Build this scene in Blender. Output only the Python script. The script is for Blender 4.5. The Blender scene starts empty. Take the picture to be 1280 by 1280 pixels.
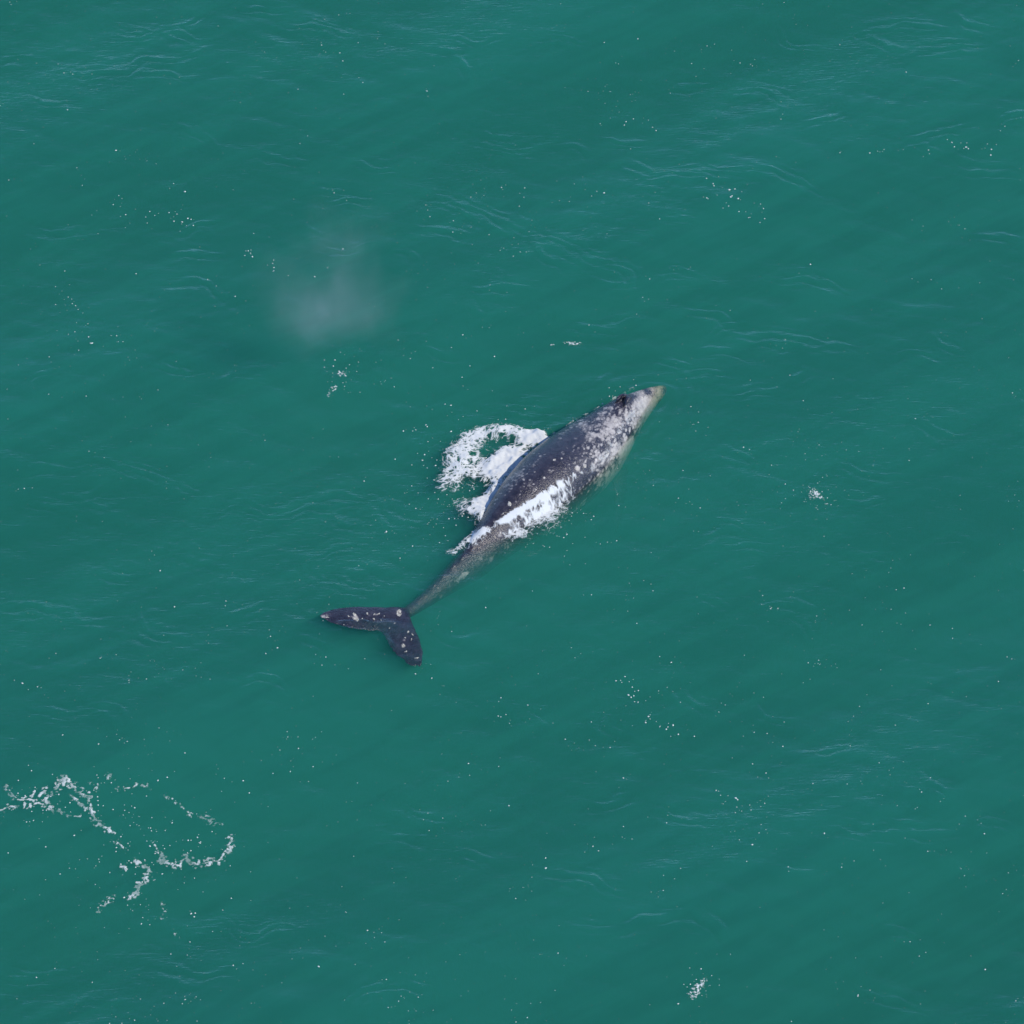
import bpy, bmesh, math, random
import numpy as np
from mathutils import Vector, Matrix
from mathutils.bvhtree import BVHTree

# ------------------------------------------------------------------ camera, sky, sun
R = math.radians
sc = bpy.context.scene
COL = sc.collection
PXM = 48.0                      # photo pixels (of 1280) per metre at the whale
DIST, PITCH = 170.0, R(42)      # a helicopter about 115 m up
FPX = DIST * PXM                # focal length in photo pixels
FWD = Vector((0, math.cos(PITCH), -math.sin(PITCH)))
UP = Vector((0, math.sin(PITCH), math.cos(PITCH)))
RIGHT = Vector((1, 0, 0))
CAM = -FWD * DIST
cam_d = bpy.data.cameras.new('camera')
cam_d.lens = 36.0 * FPX / 1280.0
cam_d.sensor_width = 36.0
cam_d.clip_end = 20000
cam = bpy.data.objects.new('camera', cam_d)
COL.objects.link(cam)
cam.location = CAM
cam.rotation_euler = (math.pi / 2 - PITCH, 0, 0)
sc.camera = cam

SUN_EL = R(45)
SUN_AZ = Vector((0.86, -0.51, 0)).normalized()      # low right of the picture
world = bpy.data.worlds.new('World')
sc.world = world
world.use_nodes = True
wn = world.node_tree
sky = wn.nodes.new('ShaderNodeTexSky')
sky.sky_type = 'NISHITA'
sky.sun_disc = False
sky.sun_elevation = SUN_EL
sky.sun_rotation = math.atan2(SUN_AZ.x, SUN_AZ.y)
sky.air_density = 0.5
sky.dust_density = 0.0
sky.ozone_density = 6.0
bg = wn.nodes['Background']
bg.inputs['Strength'].default_value = 0.15
wn.links.new(sky.outputs[0], bg.inputs['Color'])

sun_d = bpy.data.lights.new('sun', 'SUN')
sun_d.energy = 2.0
sun_d.angle = R(0.53)
sun_d.color = (1.0, 0.93, 0.79)
sun = bpy.data.objects.new('sun', sun_d)
COL.objects.link(sun)
sdir = SUN_AZ * math.cos(SUN_EL) + Vector((0, 0, math.sin(SUN_EL)))
sun.rotation_euler = sdir.to_track_quat('Z', 'Y').to_euler()
sun.location = sdir * 60

sc.view_settings.view_transform = 'Standard'
sc.view_settings.look = 'None'
sc.view_settings.gamma = 1.0
sc.view_settings.use_curve_mapping = False
sc.view_settings.exposure = 0.95
cy = sc.cycles
cy.max_bounces = 4
cy.volume_bounces = 1
cy.transparent_max_bounces = 16
cy.use_denoising = True
cy.use_adaptive_sampling = False
cy.volume_step_rate = 1.0
cy.volume_max_steps = 256
try:
    cy.denoiser = 'OPENIMAGEDENOISE'
    cy.denoising_prefilter = 'ACCURATE'
except Exception:
    pass

rng = np.random.default_rng(11)

# ------------------------------------------------------------------ helpers
def tag(o, label=None, cat=None, group=None, kind=None):
    if label: o['label'] = label
    if cat: o['category'] = cat
    if group: o['group'] = group
    if kind: o['kind'] = kind
    return o

def pix(u, v, z=0.0):
    """photo pixel -> the point of the horizontal plane at height z seen there"""
    d = FWD + RIGHT * ((u - 640) / FPX) + UP * ((640 - v) / FPX)
    t = (z - CAM.z) / d.z
    return CAM + d * t

def to_pix(x, y, z):
    """world arrays -> photo pixels"""
    px, py, pz = x - CAM.x, y - CAM.y, z - CAM.z
    w = py * FWD.y + pz * FWD.z
    return 640 + FPX * px / w, 640 - FPX * (py * UP.y + pz * UP.z) / w

def _hash(ix, iy, seed):
    h = (ix.astype(np.int64) * 374761393 + iy.astype(np.int64) * 668265263 + seed * 1274126177) & 0xFFFFFFFF
    h = ((h ^ (h >> 13)) * 1274126177) & 0xFFFFFFFF
    h = ((h ^ (h >> 16)) * 2246822519) & 0xFFFFFFFF
    return ((h ^ (h >> 15)) & 0xFFFFFF) / float(0xFFFFFF)

def noise(x, y, seed=0):
    """value noise, 0..1"""
    ix, iy = np.floor(x), np.floor(y)
    fx, fy = x - ix, y - iy
    fx = fx * fx * fx * (fx * (fx * 6 - 15) + 10)
    fy = fy * fy * fy * (fy * (fy * 6 - 15) + 10)
    a, b = _hash(ix, iy, seed), _hash(ix + 1, iy, seed)
    c, d = _hash(ix, iy + 1, seed), _hash(ix + 1, iy + 1, seed)
    return (a + (b - a) * fx) * (1 - fy) + (c + (d - c) * fx) * fy

def fbm(x, y, seed=0, octv=4, gain=0.5):
    s, a, t = 0.0, 1.0, 0.0
    for k in range(octv):
        s = s + a * noise(x, y, seed + 17 * k)
        t += a
        a *= gain
        x, y = (0.8 * x - 0.6 * y) * 2.03 + 3.1, (0.6 * x + 0.8 * y) * 2.03 + 7.7
    return s / t

def worley(x, y, seed=0):
    """distances to the nearest and second nearest scattered point"""
    ix, iy = np.floor(x), np.floor(y)
    d1 = np.full(np.shape(x), 9.0)
    d2 = np.full(np.shape(x), 9.0)
    for ox in (-1, 0, 1):
        for oy in (-1, 0, 1):
            cx, cy_ = ix + ox, iy + oy
            dx = cx + _hash(cx, cy_, seed) - x
            dy = cy_ + _hash(cx, cy_, seed + 91) - y
            d = np.sqrt(dx * dx + dy * dy)
            d2 = np.minimum(d2, np.maximum(d1, d))
            d1 = np.minimum(d1, d)
    return d1, d2

def sstep(a, b, x):
    t = np.clip((x - a) / (b - a), 0, 1)
    return t * t * (3 - 2 * t)

def mesh_np(name, verts, faces, mat, smooth=True, nside=4):
    me = bpy.data.meshes.new(name)
    verts = np.asarray(verts, dtype=np.float32)
    faces = np.asarray(faces, dtype=np.int32)
    me.vertices.add(len(verts))
    me.vertices.foreach_set('co', verts.ravel())
    me.loops.add(faces.size)
    me.loops.foreach_set('vertex_index', faces.ravel())
    me.polygons.add(len(faces))
    me.polygons.foreach_set('loop_start', np.arange(0, faces.size, nside, dtype=np.int32))
    me.polygons.foreach_set('use_smooth', np.full(len(faces), smooth, dtype=bool))
    me.update(calc_edges=True)
    me.validate()
    if mat: me.materials.append(mat)
    return me

def add_obj(name, me, parent=None):
    o = bpy.data.objects.new(name, me)
    COL.objects.link(o)
    if parent: o.parent = parent
    return o

def float_attr(me, name, arr):
    a = me.attributes.new(name, 'FLOAT', 'POINT')
    a.data.foreach_set('value', np.asarray(arr, dtype=np.float32))

class N:
    """small node-tree builder"""
    def __init__(self, name):
        self.m = bpy.data.materials.new(name)
        self.m.use_nodes = True
        self.t = self.m.node_tree
        self.t.nodes.clear()
        self.out = self.t.nodes.new('ShaderNodeOutputMaterial')
    def n(self, typ, **kw):
        nd = self.t.nodes.new(typ)
        for k, v in kw.items():
            if k.startswith('i_'):
                self.set(nd.inputs[k[2:].replace('_', ' ')], v)
            else:
                setattr(nd, k, v)
        return nd
    def set(self, sock, v):
        if hasattr(v, 'is_output') and v.is_output:
            self.t.links.new(v, sock)
        else:
            sock.default_value = v
    def math(self, op, a, b=None, c=None, clamp=False):
        nd = self.t.nodes.new('ShaderNodeMath')
        nd.operation = op
        nd.use_clamp = clamp
        for k, v in enumerate((a, b, c)):
            if v is not None: self.set(nd.inputs[k], v)
        return nd.outputs[0]
    def ramp(self, fac, stops):
        nd = self.t.nodes.new('ShaderNodeValToRGB')
        el = nd.color_ramp.elements
        while len(el) < len(stops): el.new(0.5)
        for e, (p, c) in zip(el, stops):
            e.position = p
            e.color = (*c, 1) if len(c) == 3 else c
        self.set(nd.inputs[0], fac)
        return nd.outputs[0]
    def mix(self, fac, a, b):
        nd = self.t.nodes.new('ShaderNodeMix')
        nd.data_type = 'RGBA'
        self.set(nd.inputs[0], fac)
        self.set(nd.inputs[6], a if not isinstance(a, tuple) else (*a, 1))
        self.set(nd.inputs[7], b if not isinstance(b, tuple) else (*b, 1))
        return nd.outputs[2]
    def coords(self, scale=(1, 1, 1), rot=(0, 0, 0), kind='Object'):
        tc = self.t.nodes.new('ShaderNodeTexCoord')
        mp = self.t.nodes.new('ShaderNodeMapping')
        mp.inputs['Scale'].default_value = scale
        mp.inputs['Rotation'].default_value = rot
        self.t.links.new(tc.outputs[kind], mp.inputs['Vector'])
        return mp.outputs[0]

# ------------------------------------------------------------------ materials
WATER_ALBEDO = (0.072, 0.588, 0.440)
WATER_DENSITY = 0.9

def water_material():
    b = N('sea_water')
    # fine wind ripples too small for the mesh, in drifting patches
    v1 = b.coords((3, 13, 1), (0, 0, R(-28)))
    n1 = b.n('ShaderNodeTexNoise', i_Vector=v1, i_Scale=1.0, i_Detail=1.5, i_Roughness=0.55)
    ch = b.n('ShaderNodeAttribute', attribute_name='chop')
    h = b.math('MULTIPLY', n1.outputs[0], ch.outputs['Fac'])
    bump = b.n('ShaderNodeBump', i_Strength=1.0, i_Distance=0.020, i_Height=h)
    geo = b.n('ShaderNodeNewGeometry')
    # the same air/water boundary whichever side a straight light path crosses it from
    ior = b.math('MULTIPLY_ADD', geo.outputs['Backfacing'], 1 / 1.33 - 1.33, 1.33)
    fr = b.n('ShaderNodeFresnel', i_IOR=ior, i_Normal=bump.outputs[0])
    gl = b.n('ShaderNodeBsdfGlossy', i_Roughness=0.10, i_Normal=bump.outputs[0])
    # light and dark of the swell, painted as diagonal bands into the surface tint
    swell_tint = b.n('ShaderNodeAttribute', attribute_name='swell_tint')
    tr = b.n('ShaderNodeBsdfTransparent', i_Color=swell_tint.outputs['Color'])
    mx = b.n('ShaderNodeMixShader', i_Fac=fr.outputs[0])
    b.t.links.new(tr.outputs[0], mx.inputs[1])
    b.t.links.new(gl.outputs[0], mx.inputs[2])
    b.t.links.new(mx.outputs[0], b.out.inputs['Surface'])
    vs = b.n('ShaderNodeVolumeScatter', i_Color=(*WATER_ALBEDO, 1), i_Density=WATER_DENSITY, i_Anisotropy=0.0)
    va = b.n('ShaderNodeVolumeAbsorption', i_Color=(*WATER_ALBEDO, 1), i_Density=WATER_DENSITY)
    ad = b.n('ShaderNodeAddShader')
    b.t.links.new(vs.outputs[0], ad.inputs[0])
    b.t.links.new(va.outputs[0], ad.inputs[1])
    b.t.links.new(ad.outputs[0], b.out.inputs['Volume'])
    return b.m

def foam_material():
    b = N('sea_foam')
    at = b.n('ShaderNodeAttribute', attribute_name='cover')
    v = b.coords((1, 1, 1))
    n1 = b.n('ShaderNodeTexNoise', i_Vector=v, i_Scale=17.0, i_Detail=4.0, i_Roughness=0.6)
    k = b.math('MULTIPLY_ADD', n1.outputs[0], 0.7, -0.36)
    a = b.math('ADD', at.outputs['Fac'], b.math('MULTIPLY', k, b.math('SUBTRACT', 1.0, at.outputs['Fac'])), clamp=True)
    a = b.math('MULTIPLY', a, b.math('MINIMUM', b.math('MULTIPLY', at.outputs['Fac'], 4.0), 1.0))
    df = b.n('ShaderNodeBsdfDiffuse', i_Color=(0.82, 0.83, 0.83, 1), i_Roughness=0.6)
    tl = b.n('ShaderNodeBsdfTranslucent', i_Color=(0.80, 0.84, 0.84, 1))
    m1 = b.n('ShaderNodeMixShader', i_Fac=0.25)
    b.t.links.new(df.outputs[0], m1.inputs[1]); b.t.links.new(tl.outputs[0], m1.inputs[2])
    tr = b.n('ShaderNodeBsdfTransparent')
    mx = b.n('ShaderNodeMixShader', i_Fac=a)
    b.t.links.new(tr.outputs[0], mx.inputs[1]); b.t.links.new(m1.outputs[0], mx.inputs[2])
    b.t.links.new(mx.outputs[0], b.out.inputs['Surface'])
    return b.m

def fleck_material():
    b = N('foam_bubbles')
    p = b.n('ShaderNodeBsdfPrincipled', i_Roughness=0.5)
    p.inputs['Base Color'].default_value = (0.50, 0.56, 0.51, 1)
    b.t.links.new(p.outputs[0], b.out.inputs['Surface'])
    return b.m

def skin_material():
    b = N('whale_skin')
    pale = b.n('ShaderNodeAttribute', attribute_name='pale')
    v = b.coords((1, 1, 1))
    n1 = b.n('ShaderNodeTexNoise', i_Vector=v, i_Scale=7.0, i_Detail=6.0, i_Roughness=0.62)
    n2 = b.n('ShaderNodeTexNoise', i_Vector=v, i_Scale=24.0, i_Detail=3.0, i_Roughness=0.6)
    vo = b.n('ShaderNodeTexVoronoi', i_Vector=v, i_Scale=15.0)
    base = b.ramp(n1.outputs[0], [(0.30, (0.015, 0.013, 0.022)), (0.55, (0.034, 0.029, 0.042)), (0.75, (0.064, 0.056, 0.070))])
    fac = b.math('MULTIPLY_ADD', b.math('SUBTRACT', n2.outputs[0], 0.5), 0.7, pale.outputs['Fac'])
    dots = b.math('SUBTRACT', 0.30, vo.outputs['Distance'])
    fac = b.math('ADD', fac, b.math('MULTIPLY', dots, 0.35))
    fac = b.ramp(fac, [(0.30, (0,) * 3), (0.85, (1,) * 3)])
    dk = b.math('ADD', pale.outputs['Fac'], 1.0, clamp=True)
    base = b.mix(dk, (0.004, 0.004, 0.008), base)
    light = b.ramp(n1.outputs[0], [(0.3, (0.29, 0.26, 0.25)), (0.7, (0.53, 0.485, 0.45))])
    warm = b.n('ShaderNodeAttribute', attribute_name='warm')
    light = b.mix(warm.outputs['Fac'], light, (0.40, 0.31, 0.19))
    col = b.mix(fac, base, light)
    bump = b.n('ShaderNodeBump', i_Strength=0.8, i_Distance=0.03, i_Height=n2.outputs[0])
    p = b.n('ShaderNodeBsdfPrincipled', i_Roughness=0.24, i_Base_Color=col, i_Normal=bump.outputs[0])
    p.inputs['Specular IOR Level'].default_value = 0.6
    b.t.links.new(p.outputs[0], b.out.inputs['Surface'])
    return b.m

def plain(name, col, rough=0.6, nscale=40.0, var=0.35):
    b = N(name)
    v = b.coords((1, 1, 1))
    n1 = b.n('ShaderNodeTexNoise', i_Vector=v, i_Scale=nscale, i_Detail=3.0)
    lo = tuple(c * (1 - var) for c in col); hi = tuple(min(1, c * (1 + var)) for c in col)
    c = b.ramp(n1.outputs[0], [(0.3, lo), (0.7, hi)])
    p = b.n('ShaderNodeBsdfPrincipled', i_Roughness=rough, i_Base_Color=c)
    b.t.links.new(p.outputs[0], b.out.inputs['Surface'])
    return b.m

M_WATER, M_FOAM, M_FLECK, M_SKIN = water_material(), foam_material(), fleck_material(), skin_material()
M_BARN = plain('barnacle_crust', (0.50, 0.47, 0.40), 0.8)
M_HOLE = plain('blowhole_skin', (0.010, 0.008, 0.010), 0.3)

# ------------------------------------------------------------------ the sea
def spectrum():
    r = np.random.default_rng(5)
    comp = []
    for k in range(7):       # low swell, crests running from low left to high right
        lam = r.uniform(5.0, 13.0); th = R(34 + r.normal(0, 9)) + math.pi / 2
        comp.append((lam, th, 0.0040 * lam, r.uniform(0, 6.28), 0))
    for k in range(34):      # wind chop
        lam = 0.5 * (1.7 / 0.5) ** r.random(); th = R(-10 + r.normal(0, 26)) + math.pi / 2
        comp.append((lam, th, 0.0020 * lam, r.uniform(0, 6.28), 1))
    for k in range(26):      # small ripples
        lam = 0.25 * (0.7 / 0.25) ** r.random(); th = R(4 + r.normal(0, 30)) + math.pi / 2
        comp.append((lam, th, 0.0022 * lam, r.uniform(0, 6.28), 2))
    return comp
COMP = spectrum()

# places where steep little ripples catch the sky: photo pixel, length in pixels, slant, strength
STREAKS = [
 (150,85,110,-8,1),(230,42,40,22,.8),(395,38,80,16,.9),(330,10,60,10,.6),(60,135,50,10,.6),(245,170,60,20,.7),(20,75,50,-5,.6),
 (595,272,120,22,1.1),(550,297,60,15,.9),(440,255,50,10,.6),(430,312,60,3,.7),(507,322,30,35,.5),(390,290,30,20,.6),(470,205,60,15,.4),
 (745,322,70,14,.9),(772,348,50,32,.8),(755,407,70,-2,.9),(625,365,60,10,.6),(600,390,40,28,.5),(860,226,90,-6,.9),(802,215,50,20,.7),
 (890,395,60,12,.9),(972,425,100,8,1.1),(1015,350,70,15,.8),(850,345,50,18,.6),(900,440,50,-4,.8),(1185,62,80,-12,.9),(905,217,70,0,.8),
 (990,230,80,14,.8),(1170,166,90,-16,.8),(1270,150,50,-12,.9),(1180,435,40,22,.7),(1250,300,50,0,.7),(1220,30,60,20,.5),(1095,32,60,-12,.5),
 (350,636,130,0,1.1),(430,650,50,26,.7),(160,590,110,12,1),(60,590,60,0,.7),(55,637,45,0,.6),(238,606,30,20,.6),(100,615,60,2,.5),
 (40,763,80,5,.9),(107,766,50,16,.8),(150,715,45,6,.7),(195,787,55,22,.8),(170,806,40,30,.6),(310,760,40,-18,.6),(440,724,30,0,.6),(430,690,60,-3,.6),
 (1125,1047,130,0,1),(968,888,50,15,.6),(1040,940,50,-10,.6),(852,1022,60,6,.7),(730,1105,90,12,.6),(820,1163,80,-8,.8),(885,1160,50,18,.6),(452,788,55,6,.9),(492,800,40,48,.9),
 (312,1160,90,8,.8),(515,1045,50,20,.7),(590,1075,40,20,.5),(985,762,70,0,.8),(760,1000,60,-15,.4),(1165,990,40,30,.6),(1110,1240,70,10,.5),
 (925,575,50,20,.5),(1090,690,40,0,.4),(880,470,60,-5,.5),(690,310,50,20,.5),(530,1010,60,0,.3),(240,320,60,12,.5),(560,440,60,15,.5),
 (940,690,60,10,.4),(660,905,60,10,.3),(1240,1040,50,5,.5),(330,860,60,5,.4),(80,890,60,10,.4),(1180,540,60,20,.4),(700,60,60,10,.4),(560,70,50,12,.4),
 (860,100,60,-12,.5),(1030,150,60,-14,.4),(350,200,60,14,.5),(640,180,60,12,.4),(840,455,40,20,.6),
]
def ripple_patches():
    r = np.random.default_rng(8)
    out = []
    for (u, v, ln, sl, st) in STREAKS:
        p = pix(u, v)
        ang = math.atan2(-math.tan(R(sl)) / math.sin(PITCH), 1.0)
        out.append((p.x, p.y, 0.5 * ln / PXM, ang, st, int(r.integers(1, 9999))))
    for k in range(150):     # fainter ones between them and beyond the frame
        x, y = r.uniform(-24, 24), r.uniform(-27, 34)
        ang = R(r.normal(-6, 22))
        out.append((x, y, r.uniform(0.3, 0.9), ang, r.uniform(0.2, 0.6), int(r.integers(1, 9999))))
    return out
PATCHES = ripple_patches()

def sea_height(x, y, want_chop=False):
    x = np.asarray(x, dtype=np.float64); y = np.asarray(y, dtype=np.float64)
    z = np.zeros_like(x)
    near = np.clip(1.0 - (np.hypot(x, y) - 60) / 300, 0, 1)
    env1 = 0.45 + 1.1 * fbm(x * 0.16, y * 0.22, 3, 3)
    ad, cd_ = x * 0.83 + y * 0.56, -x * 0.56 + y * 0.83
    chop = 0.45 + 0.75 * sstep(0.32, 0.72, fbm(ad * 0.12, cd_ * 0.38, 9, 3))
    env2 = 0.25 + 1.5 * fbm(x * 0.35 + 5, y * 0.5, 4, 3) ** 2
    wx = 1.3 * noise(x * 0.5, y * 0.6, 21); wy = 1.3 * noise(x * 0.5, y * 0.6, 22)
    for lam, th, am, ph, kind in COMP:
        k = 2 * math.pi / lam
        if kind == 0:
            z += am * np.sin(k * (x * math.cos(th) + y * math.sin(th)) + ph)
        else:
            m = np.abs(x) < 40
            m &= np.abs(y) < 60
            s = np.sin(k * ((x[m] + 0.25 * wx[m]) * math.cos(th) + (y[m] + 0.25 * wy[m]) * math.sin(th)) + ph)
            z[m] += am * s * (env1[m] if kind == 1 else env2[m])
    zr, es = np.zeros_like(x), np.zeros_like(x)
    for (px, py, hl, ang, st, seed) in PATCHES:
        m = (np.abs(x - px) < 2.2 * hl + 0.8) & (np.abs(y - py) < 2.2 * hl + 0.8)
        if not m.any(): continue
        dx, dy = x[m] - px, y[m] - py
        a = dx * math.cos(ang) + dy * math.sin(ang)
        c = -dx * math.sin(ang) + dy * math.cos(ang)
        c = c + 0.30 * (noise(a * 1.1 + seed, c * 0.8, seed) - 0.5) * 2
        env = np.exp(-(a / hl) ** 2 * 1.1 - (c / (0.24 + 0.16 * hl)) ** 2)
        env = env * (0.35 + 1.1 * noise(a * 2.2, c * 2.5, seed + 3))
        chop[m] += 0.8 * st * env
        lam = 0.30 + 0.20 * ((seed % 7) / 7)
        w = 0.35 * (fbm(a * 1.6, c * 1.6, seed + 5, 2) - 0.5)
        s = np.sin(2 * math.pi * (c + w) / lam) + 0.45 * np.sin(2 * math.pi * (c * 1.75 + a * 0.35 + 1.5 * w) / lam + seed)
        zr[m] += (0.35 + 0.65 * st) * 0.0290 * env * s * (lam / 0.3) + st * 0.022 * env
        es[m] += (0.35 + 0.65 * st) * env
    z += zr / np.maximum(1.0, es * 1.15)      # crossing ripples do not pile up
    # small waves pushed off the whale's body
    m = (np.abs(x) < 9) & (np.abs(y) < 9)
    if m.any():
        h0, h1 = pix(815, 490), pix(610, 655)
        ex, ey = h1.x - h0.x, h1.y - h0.y
        t = np.clip(((x[m] - h0.x) * ex + (y[m] - h0.y) * ey) / (ex * ex + ey * ey), 0, 1)
        dd = np.hypot(x[m] - h0.x - t * ex, y[m] - h0.y - t * ey) - 0.35 - 0.7 * np.sin(math.pi * np.clip(t, 0, 1)) + 0.5 * (noise(x[m] * 1.1, y[m] * 1.1, 160) - 0.5)
        z[m] += 0.020 * np.sin(dd * 2 * math.pi / 0.42) * np.exp(-np.clip(dd, 0, 9) / 0.75) * (0.3 + 1.0 * noise(x[m] * 1.6, y[m] * 1.6, 161)) * sstep(-0.4, 0.1, dd)
    return (z * near, chop) if want_chop else z * near

def axis_lines(lo, hi, step, far):
    core = np.arange(lo, hi + step * 0.5, step)
    ext, d, s = [], 0.0, step
    while d < far:
        s *= 1.22
        d += s
        ext.append(d)
    ext = np.array(ext)
    return np.concatenate([(lo - ext)[::-1], core, hi + ext])

def build_sea():
    xs = axis_lines(-15.8, 15.8, 0.037, 3000.0)
    ys = axis_lines(-19.6, 23.4, 0.037, 3000.0)
    X, Y = np.meshgrid(xs, ys)
    Z, CH = sea_height(X.ravel(), Y.ravel(), True)
    nx, ny = len(xs), len(ys)
    Z = Z.reshape(ny, nx)
    def box3(q):
        q = np.pad(q, 1, mode='edge')
        q = (q[:-2] + 2 * q[1:-1] + q[2:]) / 4
        return (q[:, :-2] + 2 * q[:, 1:-1] + q[:, 2:]) / 4
    for k in range(4):       # wavelets too steep to stand slump
        gy, gx = np.gradient(Z, ys, xs)
        steep = box3(box3(sstep(0.42, 0.70, np.hypot(gx, gy))))
        Z = Z + np.clip(steep * 1.6, 0, 1) * (box3(box3(Z)) - Z)
    Z = Z.ravel()
    V = np.stack([X.ravel(), Y.ravel(), Z], 1)
    I = np.arange(nx * ny).reshape(ny, nx)
    F = np.stack([I[:-1, :-1], I[:-1, 1:], I[1:, 1:], I[1:, :-1]], -1).reshape(-1, 4)
    # closed body of water: walls and bottom
    ring = np.concatenate([I[0, :-1], I[:-1, -1], I[-1, :0:-1], I[:0:-1, 0]])
    n0 = len(V)
    low = V[ring].copy(); low[:, 2] = -40.0
    V = np.concatenate([V, low])
    k = np.arange(len(ring)); k2 = (k + 1) % len(ring)
    W = np.stack([ring[k2], ring[k], n0 + k, n0 + k2], 1)
    c = [n0, n0 + nx - 1, n0 + nx - 1 + ny - 1, n0 + 2 * (nx - 1) + ny - 1]
    # the bottom as a fan strip between the long edges
    V = np.concatenate([V, [[0, 0, -40.0]]])
    ctr = len(V) - 1
    B = []
    for q in range(0, len(ring) - 1, 2):
        B.append((n0 + q, ctr, n0 + (q + 2) % len(ring), n0 + q + 1))
    F = np.concatenate([F, W, np.array(B)])
    me = mesh_np('sea', V, F, M_WATER)
    x, y = X.ravel(), Y.ravel()
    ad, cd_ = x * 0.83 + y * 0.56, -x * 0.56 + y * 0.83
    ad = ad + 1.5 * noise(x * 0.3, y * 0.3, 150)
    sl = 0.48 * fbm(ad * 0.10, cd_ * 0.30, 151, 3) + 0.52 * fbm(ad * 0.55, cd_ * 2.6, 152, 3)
    sl = 1.0 - 0.065 * (1 - sstep(0.30, 0.70, sl))  # darkened bands standing in for how swell focuses the light
    float_attr(me, 'swell_tint', np.concatenate([sl, np.ones(len(V) - len(sl))]))
    float_attr(me, 'chop', np.concatenate([CH, np.full(len(V) - len(CH), 0.5)]))
    return tag(add_obj('sea', me), 'teal green open sea with low swell and small wind ripples', 'sea', kind='structure')
build_sea()

# ------------------------------------------------------------------ the whale
SNOUT = pix(832, 476, -0.25)
JOINT = pix(503, 768, -0.05)           # where the tail stock meets the flukes
axis = Vector((SNOUT.x - JOINT.x, SNOUT.y - JOINT.y, 0))
LEN = axis.length
HEAD = math.atan2(axis.y, axis.x)
WHALE_MAT = Matrix.Translation((SNOUT.x, SNOUT.y, 0)) @ Matrix.Rotation(HEAD, 4, 'Z')
WHALE_INV = WHALE_MAT.inverted()

# fraction of length, half width, height of the back, depth of the body below the back
SECT = np.array([
 (0.000, 0.04, -0.42, 0.08),
 (0.010, 0.12, -0.34, 0.24),
 (0.035, 0.20, -0.18, 0.46),
 (0.075, 0.27,  0.05, 0.78),
 (0.120, 0.37,  0.25, 1.10),
 (0.165, 0.51,  0.40, 1.40),
 (0.220, 0.70,  0.43, 1.62),
 (0.290, 0.89,  0.53, 1.85),
 (0.370, 0.97,  0.67, 2.00),
 (0.450, 0.96,  0.76, 2.02),
 (0.530, 0.84,  0.73, 1.86),
 (0.610, 0.68,  0.55, 1.60),
 (0.690, 0.53,  0.29, 1.26),
 (0.760, 0.42,  0.07, 0.98),
 (0.830, 0.31,  0.01, 0.72),
 (0.890, 0.235,-0.03, 0.52),
 (0.950, 0.18, -0.01, 0.38),
 (1.000, 0.16,  0.05, 0.28),
 (1.060, 0.12,  0.07, 0.18),
])
def smooth_interp(xq, xp, fp):
    """monotone cubic interpolation"""
    h = np.diff(xp); d = np.diff(fp) / h
    m = np.zeros_like(fp)
    m[1:-1] = np.where(d[:-1] * d[1:] > 0, 2 * d[:-1] * d[1:] / (d[:-1] + d[1:] + 1e-12), 0)
    m[0], m[-1] = d[0], d[-1]
    i = np.clip(np.searchsorted(xp, xq) - 1, 0, len(h) - 1)
    t = (xq - xp[i]) / h[i]
    return ((2*t**3-3*t**2+1)*fp[i] + (t**3-2*t**2+t)*h[i]*m[i] + (-2*t**3+3*t**2)*fp[i+1] + (t**3-t**2)*h[i]*m[i+1])

def loft(bm, rings):
    prev = None
    first = last = None
    for ring in rings:
        vs = [bm.verts.new(p) for p in ring]
        if prev:
            n = len(vs)
            for k in range(n):
                bm.faces.new((prev[k], prev[(k + 1) % n], vs[(k + 1) % n], vs[k]))
        else:
            first = vs
        prev = vs
    bm.faces.new(first[::-1]); bm.faces.new(prev)

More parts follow.
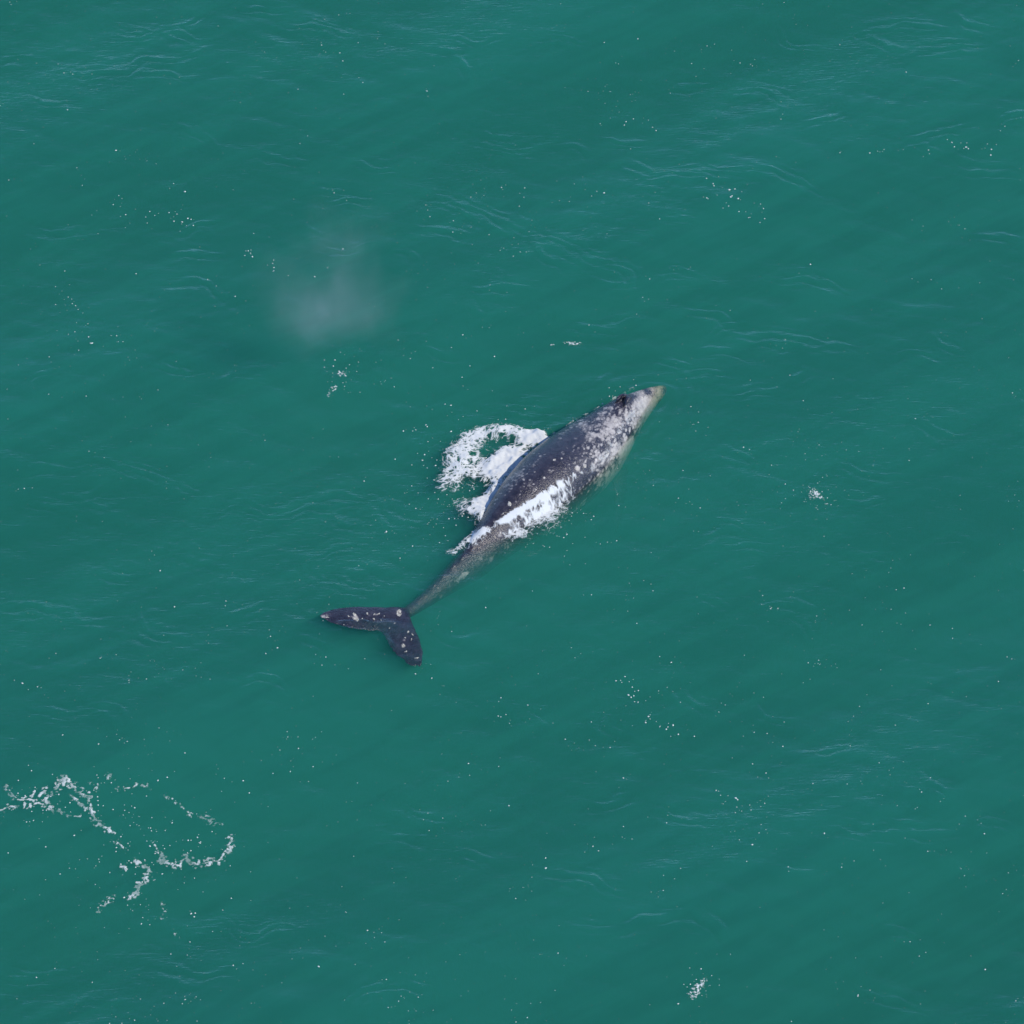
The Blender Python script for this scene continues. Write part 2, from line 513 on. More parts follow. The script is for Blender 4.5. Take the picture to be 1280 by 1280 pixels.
def build_whale_body():
    bm = bmesh.new()
    fr = np.concatenate([np.linspace(0, 0.05, 12)[:-1], np.linspace(0.05, 1.06, 110)])
    W = smooth_interp(fr, SECT[:, 0], SECT[:, 1])
    T = smooth_interp(fr, SECT[:, 0], SECT[:, 2])
    D = smooth_interp(fr, SECT[:, 0], SECT[:, 3])
    rings = []
    for f, w, t, d in zip(fr, W, T, D):
        # knuckles along the ridge of the tail stock
        kn = 0.0
        if 0.66 < f < 0.95:
            kn = 0.05 * max(0, math.sin((f - 0.66) / 0.036 * 2 * math.pi)) * math.sin((f - 0.66) / 0.29 * math.pi)
        ridge = float(sstep(0.58, 0.75, f)) * 0.35 + float(1 - sstep(0.02, 0.2, f)) * 0.2
        ring = []
        for k in range(48):
            a = 2 * math.pi * k / 48
            ca, sa = math.cos(a), math.sin(a)
            # widest a little below the middle, back narrower towards the tail and the snout
            cz = t - d * 0.47
            zz = cz + (d * 0.47 if sa > 0 else d * 0.53) * math.copysign(abs(sa) ** 0.95, sa)
            yy = w * math.copysign(abs(ca) ** 0.92, ca) * (1 - ridge * max(0, sa) ** 1.2)
            if sa > 0.97: zz += kn
            ring.append((-f * LEN, yy, zz))
        rings.append(ring)
    loft(bm, rings)
    # flukes: one wing each side, thick at the root, swept back to a pointed tip
    x0 = -LEN
    sp = np.array([0.0, 0.25, 0.55, 0.9, 1.2, 1.45, 1.62, 1.72])
    sp = sp * 0.93
    le = 0.9 * np.array([0.25, 0.05, -0.22, -0.48, -0.72, -0.98, -1.22, -1.42])
    te = 0.9 * np.array([-1.02, -1.18, -1.38, -1.54, -1.62, -1.64, -1.62, -1.56])
    for s in (1, -1):
        q = np.linspace(0, 1.6, 34)
        L_, E_ = smooth_interp(q, sp, le), smooth_interp(q, sp, te)
        E_ = E_ + 0.05 * (fbm(q * 4.0, q * 0 + 3 + s, 44, 3) - 0.5) + 0.05 * (noise(q * 14, q * 0 + s, 45) - 0.5)
        L_ = L_ + 0.03 * (noise(q * 9, q * 0 + s, 46) - 0.5)
        rings = []
        for y, a, b in zip(q, L_, E_):
            c = a - b
            th = (0.085 * (1 - (y / 1.6) ** 1.1) + 0.022)
            zc = 0.03 + 0.04 * math.sin(y * 1.5) - (0.03 if s < 0 else -0.03) * y
            ring = []
            for k in range(24):
                an = 2 * math.pi * k / 24
                xx = (a + b) / 2 + 0.5 * c * math.cos(an)
                prof = 0.35 + 0.65 * (0.5 + 0.5 * math.cos(an)) ** 0.7
                ring.append((x0 + xx, s * (y - 0.02), zc + th * prof * math.sin(an)))
            rings.append(ring if s > 0 else ring[::-1])
        loft(bm, rings)
    # flippers, low on the sides and under water
    for s in (1, -1):
        rings = []
        for t in np.linspace(0, 1, 18):
            y = 0.72 + 0.80 * t; x = -0.265 * LEN - 1.25 * t ** 1.2; z = -1.0 - 0.75 * t
            c = 0.36 * (1 - 0.55 * t) * math.sqrt(max(0.02, 1 - t ** 6)); th = 0.12 * (1 - 0.7 * t)
            ring = [(x + c * math.cos(2 * math.pi * k / 16), s * y, z + th * math.sin(2 * math.pi * k / 16)) for k in range(16)]
            rings.append(ring if s > 0 else ring[::-1])
        loft(bm, rings)
    # raised splash guard in front of the blowholes
    for s in (1, -1):
        rings = []
        for t in np.linspace(0, 1, 10):
            x = -0.142 * LEN - 0.42 * t; y = s * (0.03 + 0.13 * t); z = 0.375 + 0.06 * math.sin(math.pi * t) + 0.07 * t
            r_ = 0.075 * math.sin(math.pi * (0.12 + 0.8 * t))
            ring = [(x, y + r_ * math.cos(2 * math.pi * k / 10), z + r_ * 0.9 * math.sin(2 * math.pi * k / 10)) for k in range(10)]
            rings.append(ring)
        loft(bm, rings)
    bmesh.ops.recalc_face_normals(bm, faces=bm.faces)
    me = bpy.data.meshes.new('tmp')
    bm.to_mesh(me); bm.free()
    o = bpy.data.objects.new('tmp', me)
    COL.objects.link(o)
    md = o.modifiers.new('r', 'REMESH'); md.mode = 'VOXEL'; md.voxel_size = 0.026; md.use_smooth_shade = True
    m2 = o.modifiers.new('s', 'SMOOTH'); m2.factor = 0.5; m2.iterations = 6
    dg = bpy.context.evaluated_depsgraph_get()
    me2 = bpy.data.meshes.new_from_object(o.evaluated_get(dg))
    bpy.data.objects.remove(o); bpy.data.meshes.remove(me)
    me2.name = 'whale_body'
    me2.materials.clear(); me2.materials.append(M_SKIN)
    return me2

body_me = build_whale_body()
nv = len(body_me.vertices)
co = np.empty(nv * 3, dtype=np.float32); body_me.vertices.foreach_get('co', co); co = co.reshape(-1, 3).astype(np.float64)
# in the world, to cast rays at it
tri = [tuple(p.vertices) for p in body_me.polygons]
wco = co @ np.array(WHALE_MAT.to_3x3()).T + np.array(WHALE_MAT.translation)
BVH = BVHTree.FromPolygons([Vector(c) for c in wco], tri)

def whale_hit(u, v):
    d = (FWD + RIGHT * ((u - 640) / FPX) + UP * ((640 - v) / FPX)).normalized()
    loc, nor, idx, dist = BVH.ray_cast(CAM, d)
    return loc, nor

def whale_top(x, y):
    loc, nor, idx, dist = BVH.ray_cast(Vector((x, y, 5.0)), Vector((0, 0, -1)))
    return loc.z if loc else -9.0

# skin markings: pale mottling by region, scars and spots at their places
f_ = -co[:, 0] / LEN
ang_y = co[:, 1]
zloc = co[:, 2]
a1, a2 = co[:, 0] * 1.0, co[:, 1] * 1.3 + co[:, 2] * 1.1
big = fbm(a1 * 1.1, a2 * 1.6, 31, 4)
mid = fbm(a1 * 3.2, a2 * 3.4, 32, 4)
w1, w2 = worley(a1 * 4.2 + 2 * big, a2 * 4.6, 33)
blot = 1 - sstep(0.16, 0.36, w1)
shoulder = np.exp(-((f_ - 0.27) / 0.11) ** 2)
headp = np.exp(-((f_ - 0.115) / 0.05) ** 2)
right = sstep(0.05, -0.45, ang_y)
flank = sstep(0.35, -0.35, zloc) * sstep(0.0, -0.5, ang_y)
front = sstep(0.52, 0.28, f_)
pale = 0.14 + 1.0 * (big - 0.5) + 0.95 * (mid - 0.5)
pale += 0.34 * shoulder * (0.45 + 0.55 * right) + 0.38 * headp + 0.32 * sstep(0.08, 0.02, f_) + 0.14 * front * (0.3 + 0.7 * right)
pale += blot * (0.10 + 0.35 * shoulder + 0.12 * right) * sstep(0.42, 0.62, noise(a1 * 1.5, a2 * 1.5, 36) + 0.25 * shoulder)
pale += 0.16 * flank * sstep(0.72, 0.5, f_) + 0.16 * sstep(0.66, 0.76, f_) * sstep(-0.1, -0.3, ang_y) * sstep(0.98, 0.85, f_)
pale -= 0.10 * np.exp(-((f_ - 0.50) / 0.13) ** 2) * sstep(0.2, 0.5, zloc)
fl = f_ > 0.985
pale -= 0.40 * sstep(0.62, 0.75, f_) * sstep(-0.27, -0.12, ang_y)
pale += 0.38 * (1 - sstep(0.10, 0.22, worley(a1 * 5.5, a2 * 5.5, 38)[0])) * sstep(0.45, 0.6, noise(a1 * 2.3, a2 * 2.3, 39)) * sstep(0.8, 0.6, f_)
pale -= (0.34 - 1.6 * (mid - 0.5)) * sstep(0.60, 0.70, f_)
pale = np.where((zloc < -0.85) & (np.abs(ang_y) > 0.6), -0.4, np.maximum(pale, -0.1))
pale = np.where(fl, -0.22 + 1.5 * (mid - 0.5) + 0.30 * sstep(1.25, 1.7, np.abs(ang_y)), pale)
SPOTS = [(693,575,2.2,.7),(702,573,1.6,.8),(680,597,2.0,.8),(667,605,1.5,.7),(637,630,3.0,.8),(650,618,1.6,.6),(651,614,1.4,.5),(628,643,2.2,.6),
 (645,627,1.6,.5),(722,585,4,.7),(731,582,3,.7),(675,570,1.5,.5),(668,590,1.4,.5),(690,590,1.5,.5),(710,560,2.5,.5),(700,548,3,.4),(720,548,3,.5),
 (655,600,1.2,.5),(745,575,2.2,.5),(735,560,2.2,.5),(750,545,4,.4),(760,530,4,.5),(783,520,3,.5),(795,505,4,.4),(618,652,1.6,.5),(660,620,1.3,.5),
 (670,612,1.2,.5),(683,610,1.2,.5),(706,590,1.6,.4),(712,572,1.6,.4)]
for (u, v, r_, st) in SPOTS:
    p, n_ = whale_hit(u, v)
    if p is None: continue
    d = np.sqrt(((wco - np.array(p)) ** 2).sum(1))
    pale += st * (1 - sstep(0.6, 1.25, d / (r_ / PXM) + 0.5 * (mid - 0.5)))
# worn white tip of each fluke and scraped edges
for (u, v, r_, st) in [(445,772,7,.5),(462,768,6,.5),(470,768,4,.5),(499,766,7,.6),(505,807,6,.55),(455,789,9,.25),(430,778,10,.25),(500,785,8,.25),(515,808,8,.2),(405,771,6,.6),(411,776,5,.6),(420,783,4,.55),(412,768,5,.45),(522,823,4,.8),(514,789,4,.6),(519,797,3,.6),(437,770,4,.5),
 (444,772,5,.55),(436,786,5,.4),(470,773,4,.5),(490,776,3,.3),(505,800,4,.5)]:
    p, n_ = whale_hit(u, v)
    if p is None: continue
    d = np.sqrt(((wco - np.array(p)) ** 2).sum(1))
    pale += st * (1 - sstep(0.3, 1.3, d / (r_ / PXM) + 0.9 * (mid - 0.5)))
float_attr(body_me, 'warm', np.clip(0.85 * sstep(0.13, 0.02, f_) * sstep(0.25, 0.6, fbm(a1 * 4, a2 * 4, 55, 3) + 0.15), 0, 1))
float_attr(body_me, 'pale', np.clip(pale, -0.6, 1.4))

whale = bpy.data.objects.new('gray_whale', None)
COL.objects.link(whale)
whale.matrix_world = WHALE_MAT
tag(whale, 'dark mottled gray whale surfacing, back arched out of the water, flukes just under it', 'whale')
body = add_obj('body', body_me, whale)

def dome_mesh(name, r, hgt, mat, seg=6):
    bm = bmesh.new()
    bmesh.ops.create_cone(bm, segments=seg, radius1=r, radius2=r * 0.45, depth=hgt, cap_ends=True)
    return bm

def barnacle_cluster_mesh(seed, r, n):
    """a low crust of small conical shells"""
    rr = random.Random(seed)
    bm = bmesh.new()
    for k in range(n):
        d = r * math.sqrt(rr.random()); a = rr.uniform(0, 6.283)
        s = rr.choice((0.011, 0.014, 0.018, 0.026)); h = s * rr.uniform(0.5, 0.9)
        mtx = Matrix.Translation((d * math.cos(a), 0.75 * d * math.sin(a), h * 0.35))
        bmesh.ops.create_cone(bm, segments=7, radius1=s, radius2=s * 0.42, depth=h, cap_ends=True, matrix=mtx)
    me = bpy.data.meshes.new('barnacle_cluster'); bm.to_mesh(me); bm.free()
    me.materials.append(M_BARN)
    return me
CL = [barnacle_cluster_mesh(k, rad, n) for k, (rad, n) in enumerate([(0.045, 10), (0.07, 20), (0.09, 30), (0.12, 52), (0.03, 5)])]
BARN = [(499,766,3),(445,774,2),(443,768,1),(459,767,1),(468,768,0),(473,767,0),(467,774,0),(504,807,2),(507,814,0),(514,799,0),(493,779,0),
 (436,770,0),(453,773,4),(480,770,4),(476,775,4),(510,790,1),(409,772,0),(516,793,0),(521,822,0),(517,746,1),(506,797,4),(487,785,4),(430,781,4),
 (548,735,4),(693,575,0),(702,573,4),(680,597,4),(637,630,1),(629,642,4),(722,586,2),(731,583,1),(788,516,4),(803,498,0),(808,494,4),(799,504,4),(768,527,4),(757,545,4)]
for (u, v, k) in BARN:
    p, n_ = whale_hit(u, v)
    if p is None: continue
    o = add_obj('barnacle_cluster', CL[k], whale)
    q = (WHALE_INV.to_3x3() @ n_).to_track_quat('Z', 'Y')
    o.matrix_parent_inverse = Matrix.Identity(4)
    o.location = WHALE_INV @ p
    o.scale = (0.55 + 0.5 * ((u * 7 + v) % 10) / 10, 0.4 + 0.4 * ((u + v * 3) % 10) / 10, 0.8)
    o.rotation_euler = (q @ Matrix.Rotation(u * 1.7, 3, 'Z').to_quaternion()).to_euler()

def blowhole(s):
    bm = bmesh.new()
    rings = []
    for t in np.linspace(0, 1, 12):
        x = -0.156 * LEN - 0.34 * t; y = s * (0.035 + 0.10 * t)
        z = whale_local_top(x, y) + 0.004
        r_ = 0.045 * math.sin(math.pi * (0.08 + 0.84 * t))
        rings.append([(x, y + r_ * math.cos(2 * math.pi * k / 8), z + 0.3 * r_ * math.sin(2 * math.pi * k / 8)) for k in range(8)])
    loft(bm, rings)
    me = bpy.data.meshes.new('blowhole'); bm.to_mesh(me); bm.free()
    me.materials.append(M_HOLE)
    for p in me.polygons: p.use_smooth = True
    return add_obj('blowhole', me, whale)
def whale_local_top(x, y):
    w = WHALE_MAT @ Vector((x, y, 0))
    return whale_top(w.x, w.y)
blowhole(1); blowhole(-1)

# ------------------------------------------------------------------ foam
def ell(U, V, blobs):
    s = np.zeros_like(U)
    for (u, v, a, b, rot, w) in blobs:
        c, d = math.cos(R(rot)), math.sin(R(rot))
        p = ((U - u) * c + (V - v) * d) / a
        q = (-(U - u) * d + (V - v) * c) / b
        s = s + w * np.exp(-(p * p + q * q) ** 1.3)
    return s

def foam_sheet(name, box, density, label, res=0.014, lift=0.015, rise=0.05, drape=False, cat='foam', kind=None, seed=1):
    """foam lying on the sea (or on the whale where that stands higher): a bumpy crust, thicker where denser"""
    c = [pix(box[0], box[1]), pix(box[2], box[1]), pix(box[0], box[3]), pix(box[2], box[3])]
    x0, x1 = min(p.x for p in c), max(p.x for p in c)
    y0, y1 = min(p.y for p in c), max(p.y for p in c)
    xs = np.arange(x0, x1, res); ys = np.arange(y0, y1, res * 1.25)
    X, Y = np.meshgrid(xs, ys)
    X, Y = X.ravel(), Y.ravel()
    Z = sea_height(X, Y)
    if drape:
        top = np.array([whale_top(a, b) for a, b in zip(X, Y)])
        Z = np.maximum(Z, np.where(top > -0.5, top, -9.0))
    U, V = to_pix(X, Y, Z)
    D, T = density(U, V, X, Y)
    crust = fbm(X * 6, Y * 6, seed + 40, 2)
    lump = fbm(X * 2.5, Y * 2.5, seed + 50, 3)
    Z = Z + lift + rise * sstep(0.2, 1.5, T) * (0.3 * crust + 0.7 * lump) + 0.012 * np.clip(D, 0, 1)
    A = np.clip(D, 0, 1)
    nx, ny = len(xs), len(ys)
    I = np.arange(nx * ny).reshape(ny, nx)
    F = np.stack([I[:-1, :-1], I[:-1, 1:], I[1:, 1:], I[1:, :-1]], -1).reshape(-1, 4)
    F = F[(A[F] > 0.03).any(1)]
    used = np.unique(F)
    remap = np.zeros(nx * ny, dtype=np.int64); remap[used] = np.arange(len(used))
    me = mesh_np(name, np.stack([X, Y, Z], 1)[used], remap[F], M_FOAM)
    float_attr(me, 'cover', A[used])
    return tag(add_obj(name, me), label, cat, kind=kind)

def lace(X, Y, sc_, seed, warp=0.5):
    """bubble-raft network: 1 on the strands, 0 in the holes"""
    wx = X + warp * (fbm(X * sc_ * 0.35, Y * sc_ * 0.35, seed, 3) - 0.5)
    wy = Y + warp * (fbm(X * sc_ * 0.35 + 9, Y * sc_ * 0.35, seed + 1, 3) - 0.5)
    d1, d2 = worley(wx * sc_, wy * sc_, seed + 2)
    e1, e2 = worley(wx * sc_ * 2.3, wy * sc_ * 2.3, seed + 5)
    return np.clip(1.0 - (d2 - d1) * 3.2, 0, 1) * 0.55 + np.clip(1.0 - (e2 - e1) * 2.8, 0, 1) * 0.45

def polyline_d(U, V, pts):
    d = np.full(U.shape, 1e3)
    for (ax, ay), (bx, by) in zip(pts[:-1], pts[1:]):
        l2 = (bx - ax) ** 2 + (by - ay) ** 2
        t = np.clip(((U - ax) * (bx - ax) + (V - ay) * (by - ay)) / l2, 0, 1)
        d = np.minimum(d, np.hypot(U - ax - t * (bx - ax), V - ay - t * (by - ay)))
    return d
def veil(E, l, f, k=0.55):
    """cover of torn foam: strands first, closing up to a full sheet where the foam is thick"""
    v = k * l + (1 - k) * f
    t = 0.76 - 0.42 * E
    return sstep(t, t + 0.27, v) * np.clip(0.28 + 0.45 * E, 0, 1) * sstep(0.06, 0.3, E) + 0.26 * sstep(0.35, 1.1, E) * sstep(0.3, 0.7, f)

def splash_density(U, V, X, Y):
    B = [(571,585,22,30,0,.72),(582,560,26,16,-25,.74),(610,543,32,13,-8,.78),(642,542,28,11,8,.76),(668,549,20,9,10,1.0),(596,592,28,20,0,.72),
         (628,586,26,24,-45,1.30),(656,563,36,14,-38,1.05),(630,566,16,8,-20,.35),(622,556,13,3.2,-8,-.22),(606,565,7,4,-40,-.15),(585,634,22,13,0,.92),(604,638,15,15,0,.85),(561,607,14,10,0,.45),
         (588,617,18,4,-10,-.18),(618,628,11,22,35,.75),(550,606,8,16,10,.40),(612,622,18,9,-50,.75),(600,655,12,8,0,.6),(580,600,8,6,0,-.3),(571,572,6,5,0,-.3),(588,584,5,8,30,-.25)]
    E = ell(U, V, B)
    l = lace(X, Y, 5.0, 60)
    f = fbm(X * 10, Y * 10, 63, 4)
    big_ = fbm(X * 1.8, Y * 1.8, 65, 3)
    d = veil(E * 1.15 + 0.7 * (big_ - 0.5) * sstep(0.2, 0.6, E), l, f)
    pl = np.exp(-(polyline_d(U + 5 * (f - 0.5), V + 5 * (big_ - 0.5), [(688,547),(712,531),(740,515),(768,499),(792,487)]) / 1.7) ** 2)
    E = np.maximum(E, pl * 0.8)
    d = np.maximum(d, 0.8 * pl * (1.6 * (f - 0.50) + 0.4 * l))
    return d * sstep(0.04, 0.2, E), E

def wash_density(U, V, X, Y):
    B = [(632,650,30,6,-30,1.15),(662,631,32,7,-31,1.15),(692,612,28,8,-36,.95),(716,598,20,9,-45,.65),(652,649,28,9,-30,.50),(692,626,26,10,-34,.52),(668,650,30,10,-25,.82),(695,636,28,14,-28,.72),
         (654,669,28,9,-8,.80),(688,662,20,8,0,.35),(722,614,16,12,-30,.45),(640,668,16,6,0,.4),(672,662,10,5,0,-.3),(738,590,14,10,-50,.45),(700,650,16,12,-20,.35)]
    E = ell(U, V, B)
    # strands run down off the back, across the whale's length
    h = HEAD
    a = X * math.cos(h) + Y * math.sin(h); c = -X * math.sin(h) + Y * math.cos(h)
    st = fbm(a * 7, c * 1.8, 71, 4)
    l = lace(X, Y, 6.0, 72)
    f = fbm(X * 11, Y * 11, 74, 3)
    d = veil(E, l, 0.6 * st + 0.4 * f, 0.36)
    return d * sstep(0.05, 0.3, E), E

def tail_density(U, V, X, Y):
    B = [(606,665,15,7,-15,1.0),(590,673,20,6,-35,.8),(575,684,18,6,-38,.66),(562,690,8,4,0,.6),(600,676,14,9,-40,.5),(588,686,12,7,-40,.35)]
    E = ell(U, V, B)
    l = lace(X, Y, 6.5, 80)
    f = fbm(X * 8, Y * 8, 83, 3)
    d = veil(E * 1.05, l, f)
    return d * sstep(0.04, 0.2, E), E

foam_sheet('splash_foam', (535, 478, 800, 668), splash_density, "churned white lacy foam against the whale's arched back", rise=0.22, drape=False, seed=1)
foam_sheet('wash_foam', (595, 570, 765, 690), wash_density, "white sheet of wash draining down the whale's sunlit flank", rise=0.06, drape=True, seed=2)
foam_sheet('tail_foam', (545, 650, 630, 705), tail_density, "small fan of white foam crossing the whale's submerged tail stock", rise=0.06, drape=True, seed=3)

def rim_density(U, V, X, Y):
    f = fbm(X * 9, Y * 9, 131, 4)
    w = fbm(X * 2, Y * 2, 132, 2)
    E = np.exp(-(polyline_d(U + 8 * (w - 0.5), V + 8 * (f - 0.5), [(735,590),(750,577),(762,560),(772,545),(783,530),(793,515)]) / 4.5) ** 2)
    return E * np.clip(1.9 * (f - 0.40) + 0.45 * lace(X, Y, 7.0, 133), 0, 0.6) * 0.7 - 0.04, E
foam_sheet('waterline_foam', (722, 500, 806, 602), rim_density, "faint threads of foam along the waterline of the whale's shoulder", rise=0.0, drape=True, seed=5)

LINES = [
 [(-6,1014),(0,1012),(15,1008),(35,1006),(50,1003),(62,1007)],[(10,985),(17,995),(28,1000),(38,998),(42,992)],[(48,995),(55,990),(63,992),(56,1000),(62,1007),(67,1014),(74,1016)],
 [(70,985),(76,977),(84,976),(92,983),(98,990),(108,995),(116,998)],[(88,994),(97,1000),(104,1008),(113,1012),(118,1018),(123,1030),(132,1036),(139,1041)],
 [(147,1053),(155,1061)],[(171,1077),(178,1081),(186,1087),(187,1094),(181,1101)],[(175,1106),(172,1115),(165,1120)],[(165,1120),(152,1124),(135,1126),(124,1136),(126,1141)],
 [(200,1075),(213,1080),(222,1081),(235,1073),(245,1080),(258,1078),(275,1076),(281,1065),(288,1055),(291,1048)],[(190,1053),(197,1061),(204,1067),(206,1075)],
 [(146,987),(155,985),(168,985),(177,979),(185,986)],[(204,994),(214,998),(223,1004),(230,1012),(238,1019)],[(254,1021),(262,1027),(273,1030)],
 [(135,970),(138,973)],[(203,1132),(204,1152)],[(219,1166),(221,1169)],[(115,980),(120,988)],[(74,1016),(90,1021),(100,1022)],[(155,1083),(157,1089)]]
LW = [1.0,1.1,1.3,1.7,1.4,.9,1.9,1.7,.8,1.25,.8,.9,.75,1.1,.9,.7,.9,.9,.6,1.1]
def trail_density(U, V, X, Y):
    wu = U + 7 * (fbm(X * 3, Y * 3, 91, 3) - 0.5); wv = V + 6 * (fbm(X * 3, Y * 3, 92, 3) - 0.5)
    E = np.zeros_like(U)
    for pts, w in zip(LINES, LW):
        E = np.maximum(E, w * np.exp(-(polyline_d(wu, wv, pts) / (0.85 + 0.55 * w)) ** 2))
    W = np.zeros_like(U)
    for pts, w in zip(LINES, LW):
        W = np.maximum(W, min(w, 1.2) * np.exp(-(polyline_d(wu, wv, pts) / 7.5) ** 2))
    f = fbm(X * 15, Y * 15, 93, 4)
    l = lace(X, Y, 6.0, 96, 0.4)
    core = 1.8 * E * (0.02 + 2.6 * np.clip(f - 0.42, 0, 1) + 0.35 * l) - 0.42
    bits = 1.5 * W * (2.4 * np.clip(fbm(X * 14, Y * 14, 97, 3) - 0.47, 0, 1) + 0.35 * l) - 0.56
    return np.clip(np.maximum(core, bits) * 1.6, -1, 0.25 + 0.55 * sstep(0.35, 0.7, fbm(X * 5, Y * 5, 98, 2))), E
foam_sheet('foam_trail', (-12, 962, 300, 1176), trail_density, 'broken wandering lines of thin white foam drifting in a ragged loop', res=0.016, rise=0.03, seed=4, kind='stuff')

def cluster_density(blobs, sc_, seed):
    def fn(U, V, X, Y):
        E = ell(U, V, blobs)
        d1, d2 = worley(X * sc_, Y * sc_, seed)
        l = lace(X, Y, sc_ * 0.45, seed, 0.2)
        dots = np.exp(-(d1 / 0.32) ** 2)
        return (1.5 * E * (0.15 + 0.55 * dots + 0.65 * l) - 0.62) * 0.95 * sstep(0.05, 0.2, E), E
    return fn
foam_sheet('foam_cluster', (995, 600, 1050, 645), cluster_density([(1017,618,9,9,0,1.2),(1026,622,11,3,40,.9),(1021,633,4,4,0,.8),(1033,631,6,2,10,.7)], 14, 101),
           'small loose raft of foam bubbles alone on open water, with a thin tail', res=0.012, rise=0.02)
foam_sheet('foam_cluster', (845, 1212, 900, 1266), cluster_density([(868,1241,8,12,30,1.15),(878,1229,5,12,40,1.0),(883,1243,4,10,0,.6)], 14, 105),
           'curved leaf-shaped raft of foam bubbles alone on open water', res=0.012, rise=0.02)
foam_sheet('foam_cluster', (405, 448, 455, 505), cluster_density([(426,467,8,4.5,0,1.25),(417,486,7,5,-40,1.1),(411,495,3,4,0,.9),(447,453,5,2,0,.9)], 13, 119),
           'pale foam spatter on the water below the misty blow', res=0.012, rise=0.02, kind='stuff')
foam_sheet('foam_cluster', (680, 418, 745, 444), cluster_density([(716,430,14,3.2,2,1.3),(690,432,4,2.5,0,1.0)], 13, 113),
           'thin flat oval raft of foam bubbles on rippled water', res=0.012, rise=0.02)

# ------------------------------------------------------------------ flecks of foam scattered over the sea
def build_flecks():
    r = np.random.default_rng(23)
    P = []
    for k in range(2600):
        u, v = r.uniform(-140, 1420), r.uniform(-140, 1420)
        dens = float(fbm(np.array([u * 0.006 + v * 0.003]), np.array([v * 0.011 - u * 0.004]), 121, 3)[0])
        if r.random() > np.clip((dens - 0.40) * 3.0, 0.16, 1): continue
        n = 1 if r.random() < 0.62 else int(r.integers(2, 7))
        for q in range(n):
            P.append((u + (r.normal(0, 13) if q else 0), v + (r.normal(0, 8) if q else 0), 0.005 + 0.012 * r.random() ** 2.6 + (0.010 if r.random() < 0.02 else 0)))
    for k in range(1900):    # the finest ones, nearly even
        P.append((r.uniform(-140, 1420), r.uniform(-140, 1420), 0.004 + 0.005 * r.random() ** 2))
    CHAINS = [((775,845),(800,870)),((805,890),(850,915)),((900,990),(960,1050)),((170,260),(240,275)),((300,310),(360,345)),
              ((1040,195),(1190,190)),((1180,180),(1240,190)),((880,255),(960,275)),((880,225),(950,265)),((70,320),(130,460))]
    for (a, b) in CHAINS:
        for q in range(14):
            t = r.random()
            P.append((a[0] + t * (b[0] - a[0]) + r.normal(0, 5), a[1] + t * (b[1] - a[1]) + r.normal(0, 4), 0.009 + 0.02 * r.random() ** 2))
    for (u, v, s) in [(231,237,.04),(170,340,.035),(618,445,.04),(1020,622,.02),(200,710,.03),(218,758,.035),(455,598,.03),(607,763,.03),(868,915,.035),
                      (1013,328,.04),(755,242,.035),(812,350,.03),(940,1063,.035),(1030,1050,.03),(145,190,.035),(402,57,.03),(820,160,.03),(1160,880,.03),
                      (636,1003,.03),(1232,1203,.04),(75,1092,.03),(45,1215,.03)]:
        P.append((u, v, s * 0.6))
    # loose bubbles round the splash and round the drifting foam
    for (u0, v0, su, sv, n) in [(580,570,45,35,110),(690,650,35,22,70),(575,640,28,16,50),(180,1050,70,45,150),(90,1000,50,16,60),(780,490,20,7,26),(1022,622,16,12,26),(873,1238,14,16,26),(424,470,14,16,20)]:
        for q in range(n):
            P.append((r.normal(u0, su), r.normal(v0, sv), 0.007 + 0.015 * r.random() ** 2))
    P = [p for p in P if not (1040 < p[0] < 1130 and 600 < p[1] < 650 and p[2] > 0.009)]
    P = [(u, v, min(s, 0.024)) for (u, v, s) in P]
    pts = [pix(u, v) for (u, v, s) in P]
    X = np.array([p.x for p in pts]); Y = np.array([p.y for p in pts]); S = np.array([p[2] for p in P])
    Z = sea_height(X, Y)
    top = np.array([whale_top(a, b) for a, b in zip(X, Y)])
    keep = top < -0.6
    X, Y, Z, S = X[keep], Y[keep], Z[keep], S[keep]
    k = len(X)
    an = np.arange(6) * math.pi / 3
    rot = r.uniform(0, 6.28, k); el = r.uniform(0.7, 1.6, k)
    V, F = [], []
    for i in range(k):
        b = len(V)
        ca, sa = math.cos(rot[i]), math.sin(rot[i])
        for rad, hh in ((1.0, 0.0), (0.72, 0.55)):
            for t in an:
                px, py = S[i] * rad * el[i] * math.cos(t), S[i] * rad * math.sin(t)
                V.append((X[i] + px * ca - py * sa, Y[i] + px * sa + py * ca, Z[i] + 0.004 + S[i] * hh))
        V.append((X[i], Y[i], Z[i] + 0.004 + 0.8 * S[i]))
        for q in range(6):
            F.append((b + q, b + (q + 1) % 6, b + 6 + (q + 1) % 6, b + 6 + q))
        for q in (0, 2, 4):
            F.append((b + 6 + q, b + 6 + q + 1, b + 6 + (q + 2) % 6, b + 12))
    me = mesh_np('foam_flecks', V, F, M_FLECK)
    return tag(add_obj('foam_flecks', me), 'countless tiny pale flecks of foam scattered over the sea', 'foam', kind='stuff')
build_flecks()

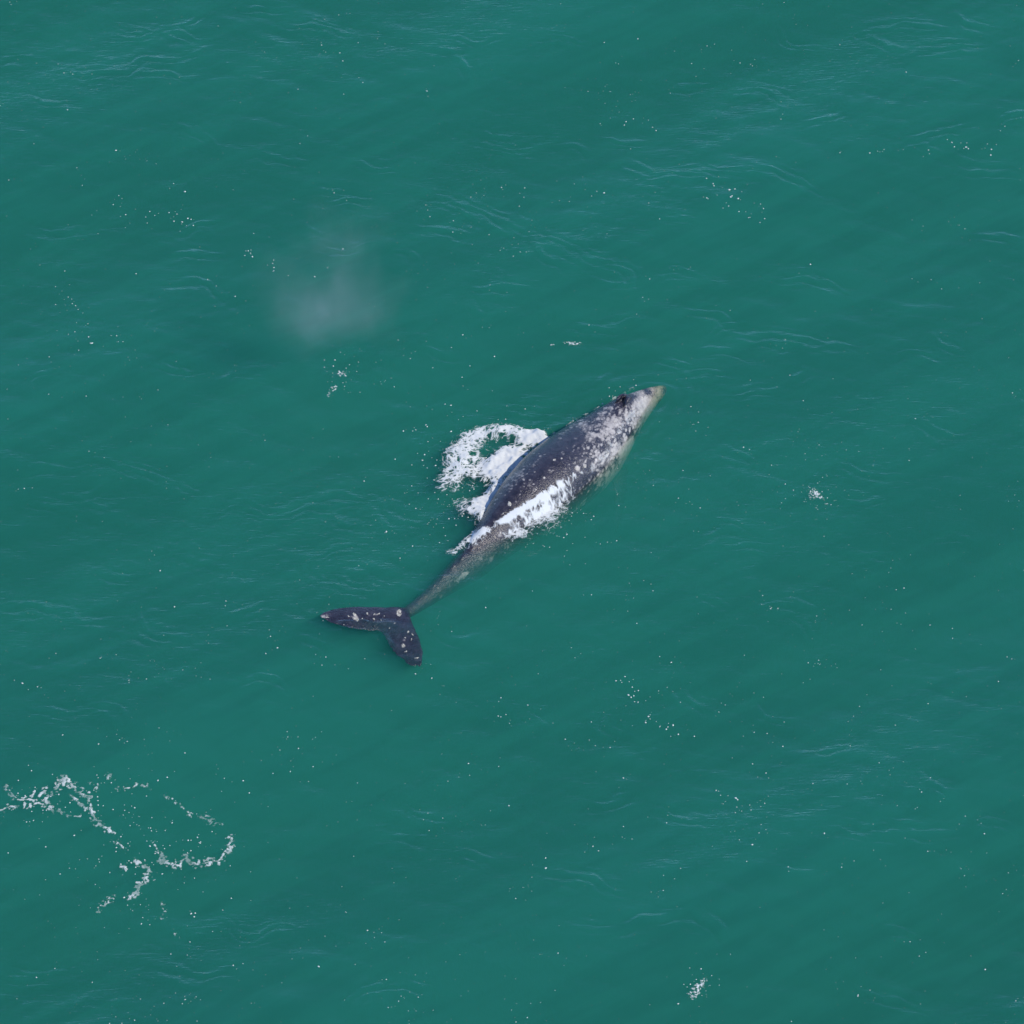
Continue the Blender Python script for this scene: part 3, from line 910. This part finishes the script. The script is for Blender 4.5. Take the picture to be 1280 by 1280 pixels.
# ------------------------------------------------------------------ the blow: a drifting cloud of fine spray
def build_mist():
    b = N('blow_mist')
    tc = b.n('ShaderNodeTexCoord')
    gr = b.n('ShaderNodeVectorMath', operation='LENGTH')
    # a slow warp keeps the cloud's outline ragged
    nw = b.n('ShaderNodeTexNoise', i_Vector=tc.outputs['Object'], i_Scale=1.7, i_Detail=2.0)
    sub = b.n('ShaderNodeVectorMath', operation='SUBTRACT'); b.t.links.new(nw.outputs['Color'], sub.inputs[0]); sub.inputs[1].default_value = (0.5, 0.5, 0.5)
    scl = b.n('ShaderNodeVectorMath', operation='SCALE'); b.t.links.new(sub.outputs[0], scl.inputs[0]); scl.inputs['Scale'].default_value = 0.9
    add = b.n('ShaderNodeVectorMath', operation='ADD'); b.t.links.new(tc.outputs['Object'], add.inputs[0]); b.t.links.new(scl.outputs[0], add.inputs[1])
    b.t.links.new(add.outputs[0], gr.inputs[0])
    edge = b.n('ShaderNodeVectorMath', operation='LENGTH'); b.t.links.new(tc.outputs['Object'], edge.inputs[0])
    lim = b.math('MULTIPLY', b.math('SUBTRACT', 1.0, edge.outputs['Value'], clamp=True), 2.2, clamp=True)
    nb = b.n('ShaderNodeTexNoise', i_Vector=tc.outputs['Object'], i_Scale=1.15, i_Detail=3.0, i_Roughness=0.5)
    body_ = b.math('MULTIPLY_ADD', nb.outputs[0], 2.6, -0.62)
    body_ = b.math('SUBTRACT', body_, gr.outputs['Value'], clamp=True)
    mp = b.n('ShaderNodeMapping'); mp.inputs['Scale'].default_value = (3.2, 3.2, 1.7); mp.inputs['Rotation'].default_value = (R(15), R(25), 0)
    b.t.links.new(tc.outputs['Object'], mp.inputs['Vector'])
    n1 = b.n('ShaderNodeTexNoise', i_Vector=mp.outputs[0], i_Scale=1.1, i_Detail=5.0, i_Roughness=0.62)
    w = b.ramp(n1.outputs[0], [(0.34, (0.12,) * 3), (0.68, (1.0,) * 3)])
    d = b.math('MULTIPLY', b.math('MULTIPLY', body_, lim), w)
    d = b.math('MULTIPLY', d, 0.185)
    pv = b.n('ShaderNodeVolumePrincipled', i_Density=d, i_Anisotropy=0.1)
    pv.inputs['Color'].default_value = (0.93, 0.93, 0.93, 1)
    b.t.links.new(pv.outputs[0], b.out.inputs['Volume'])
    bm = bmesh.new()
    bmesh.ops.create_icosphere(bm, subdivisions=4, radius=1.0)
    me = bpy.data.meshes.new('blow_mist'); bm.to_mesh(me); bm.free()
    me.materials.append(b.m)
    o = add_obj('blow_mist', me)
    o.location = pix(420, 356, 3.3)
    o.scale = (2.9, 2.3, 3.1)
    return tag(o, "faint drifting cloud of fine white spray from the whale's breath", 'mist')
build_mist()
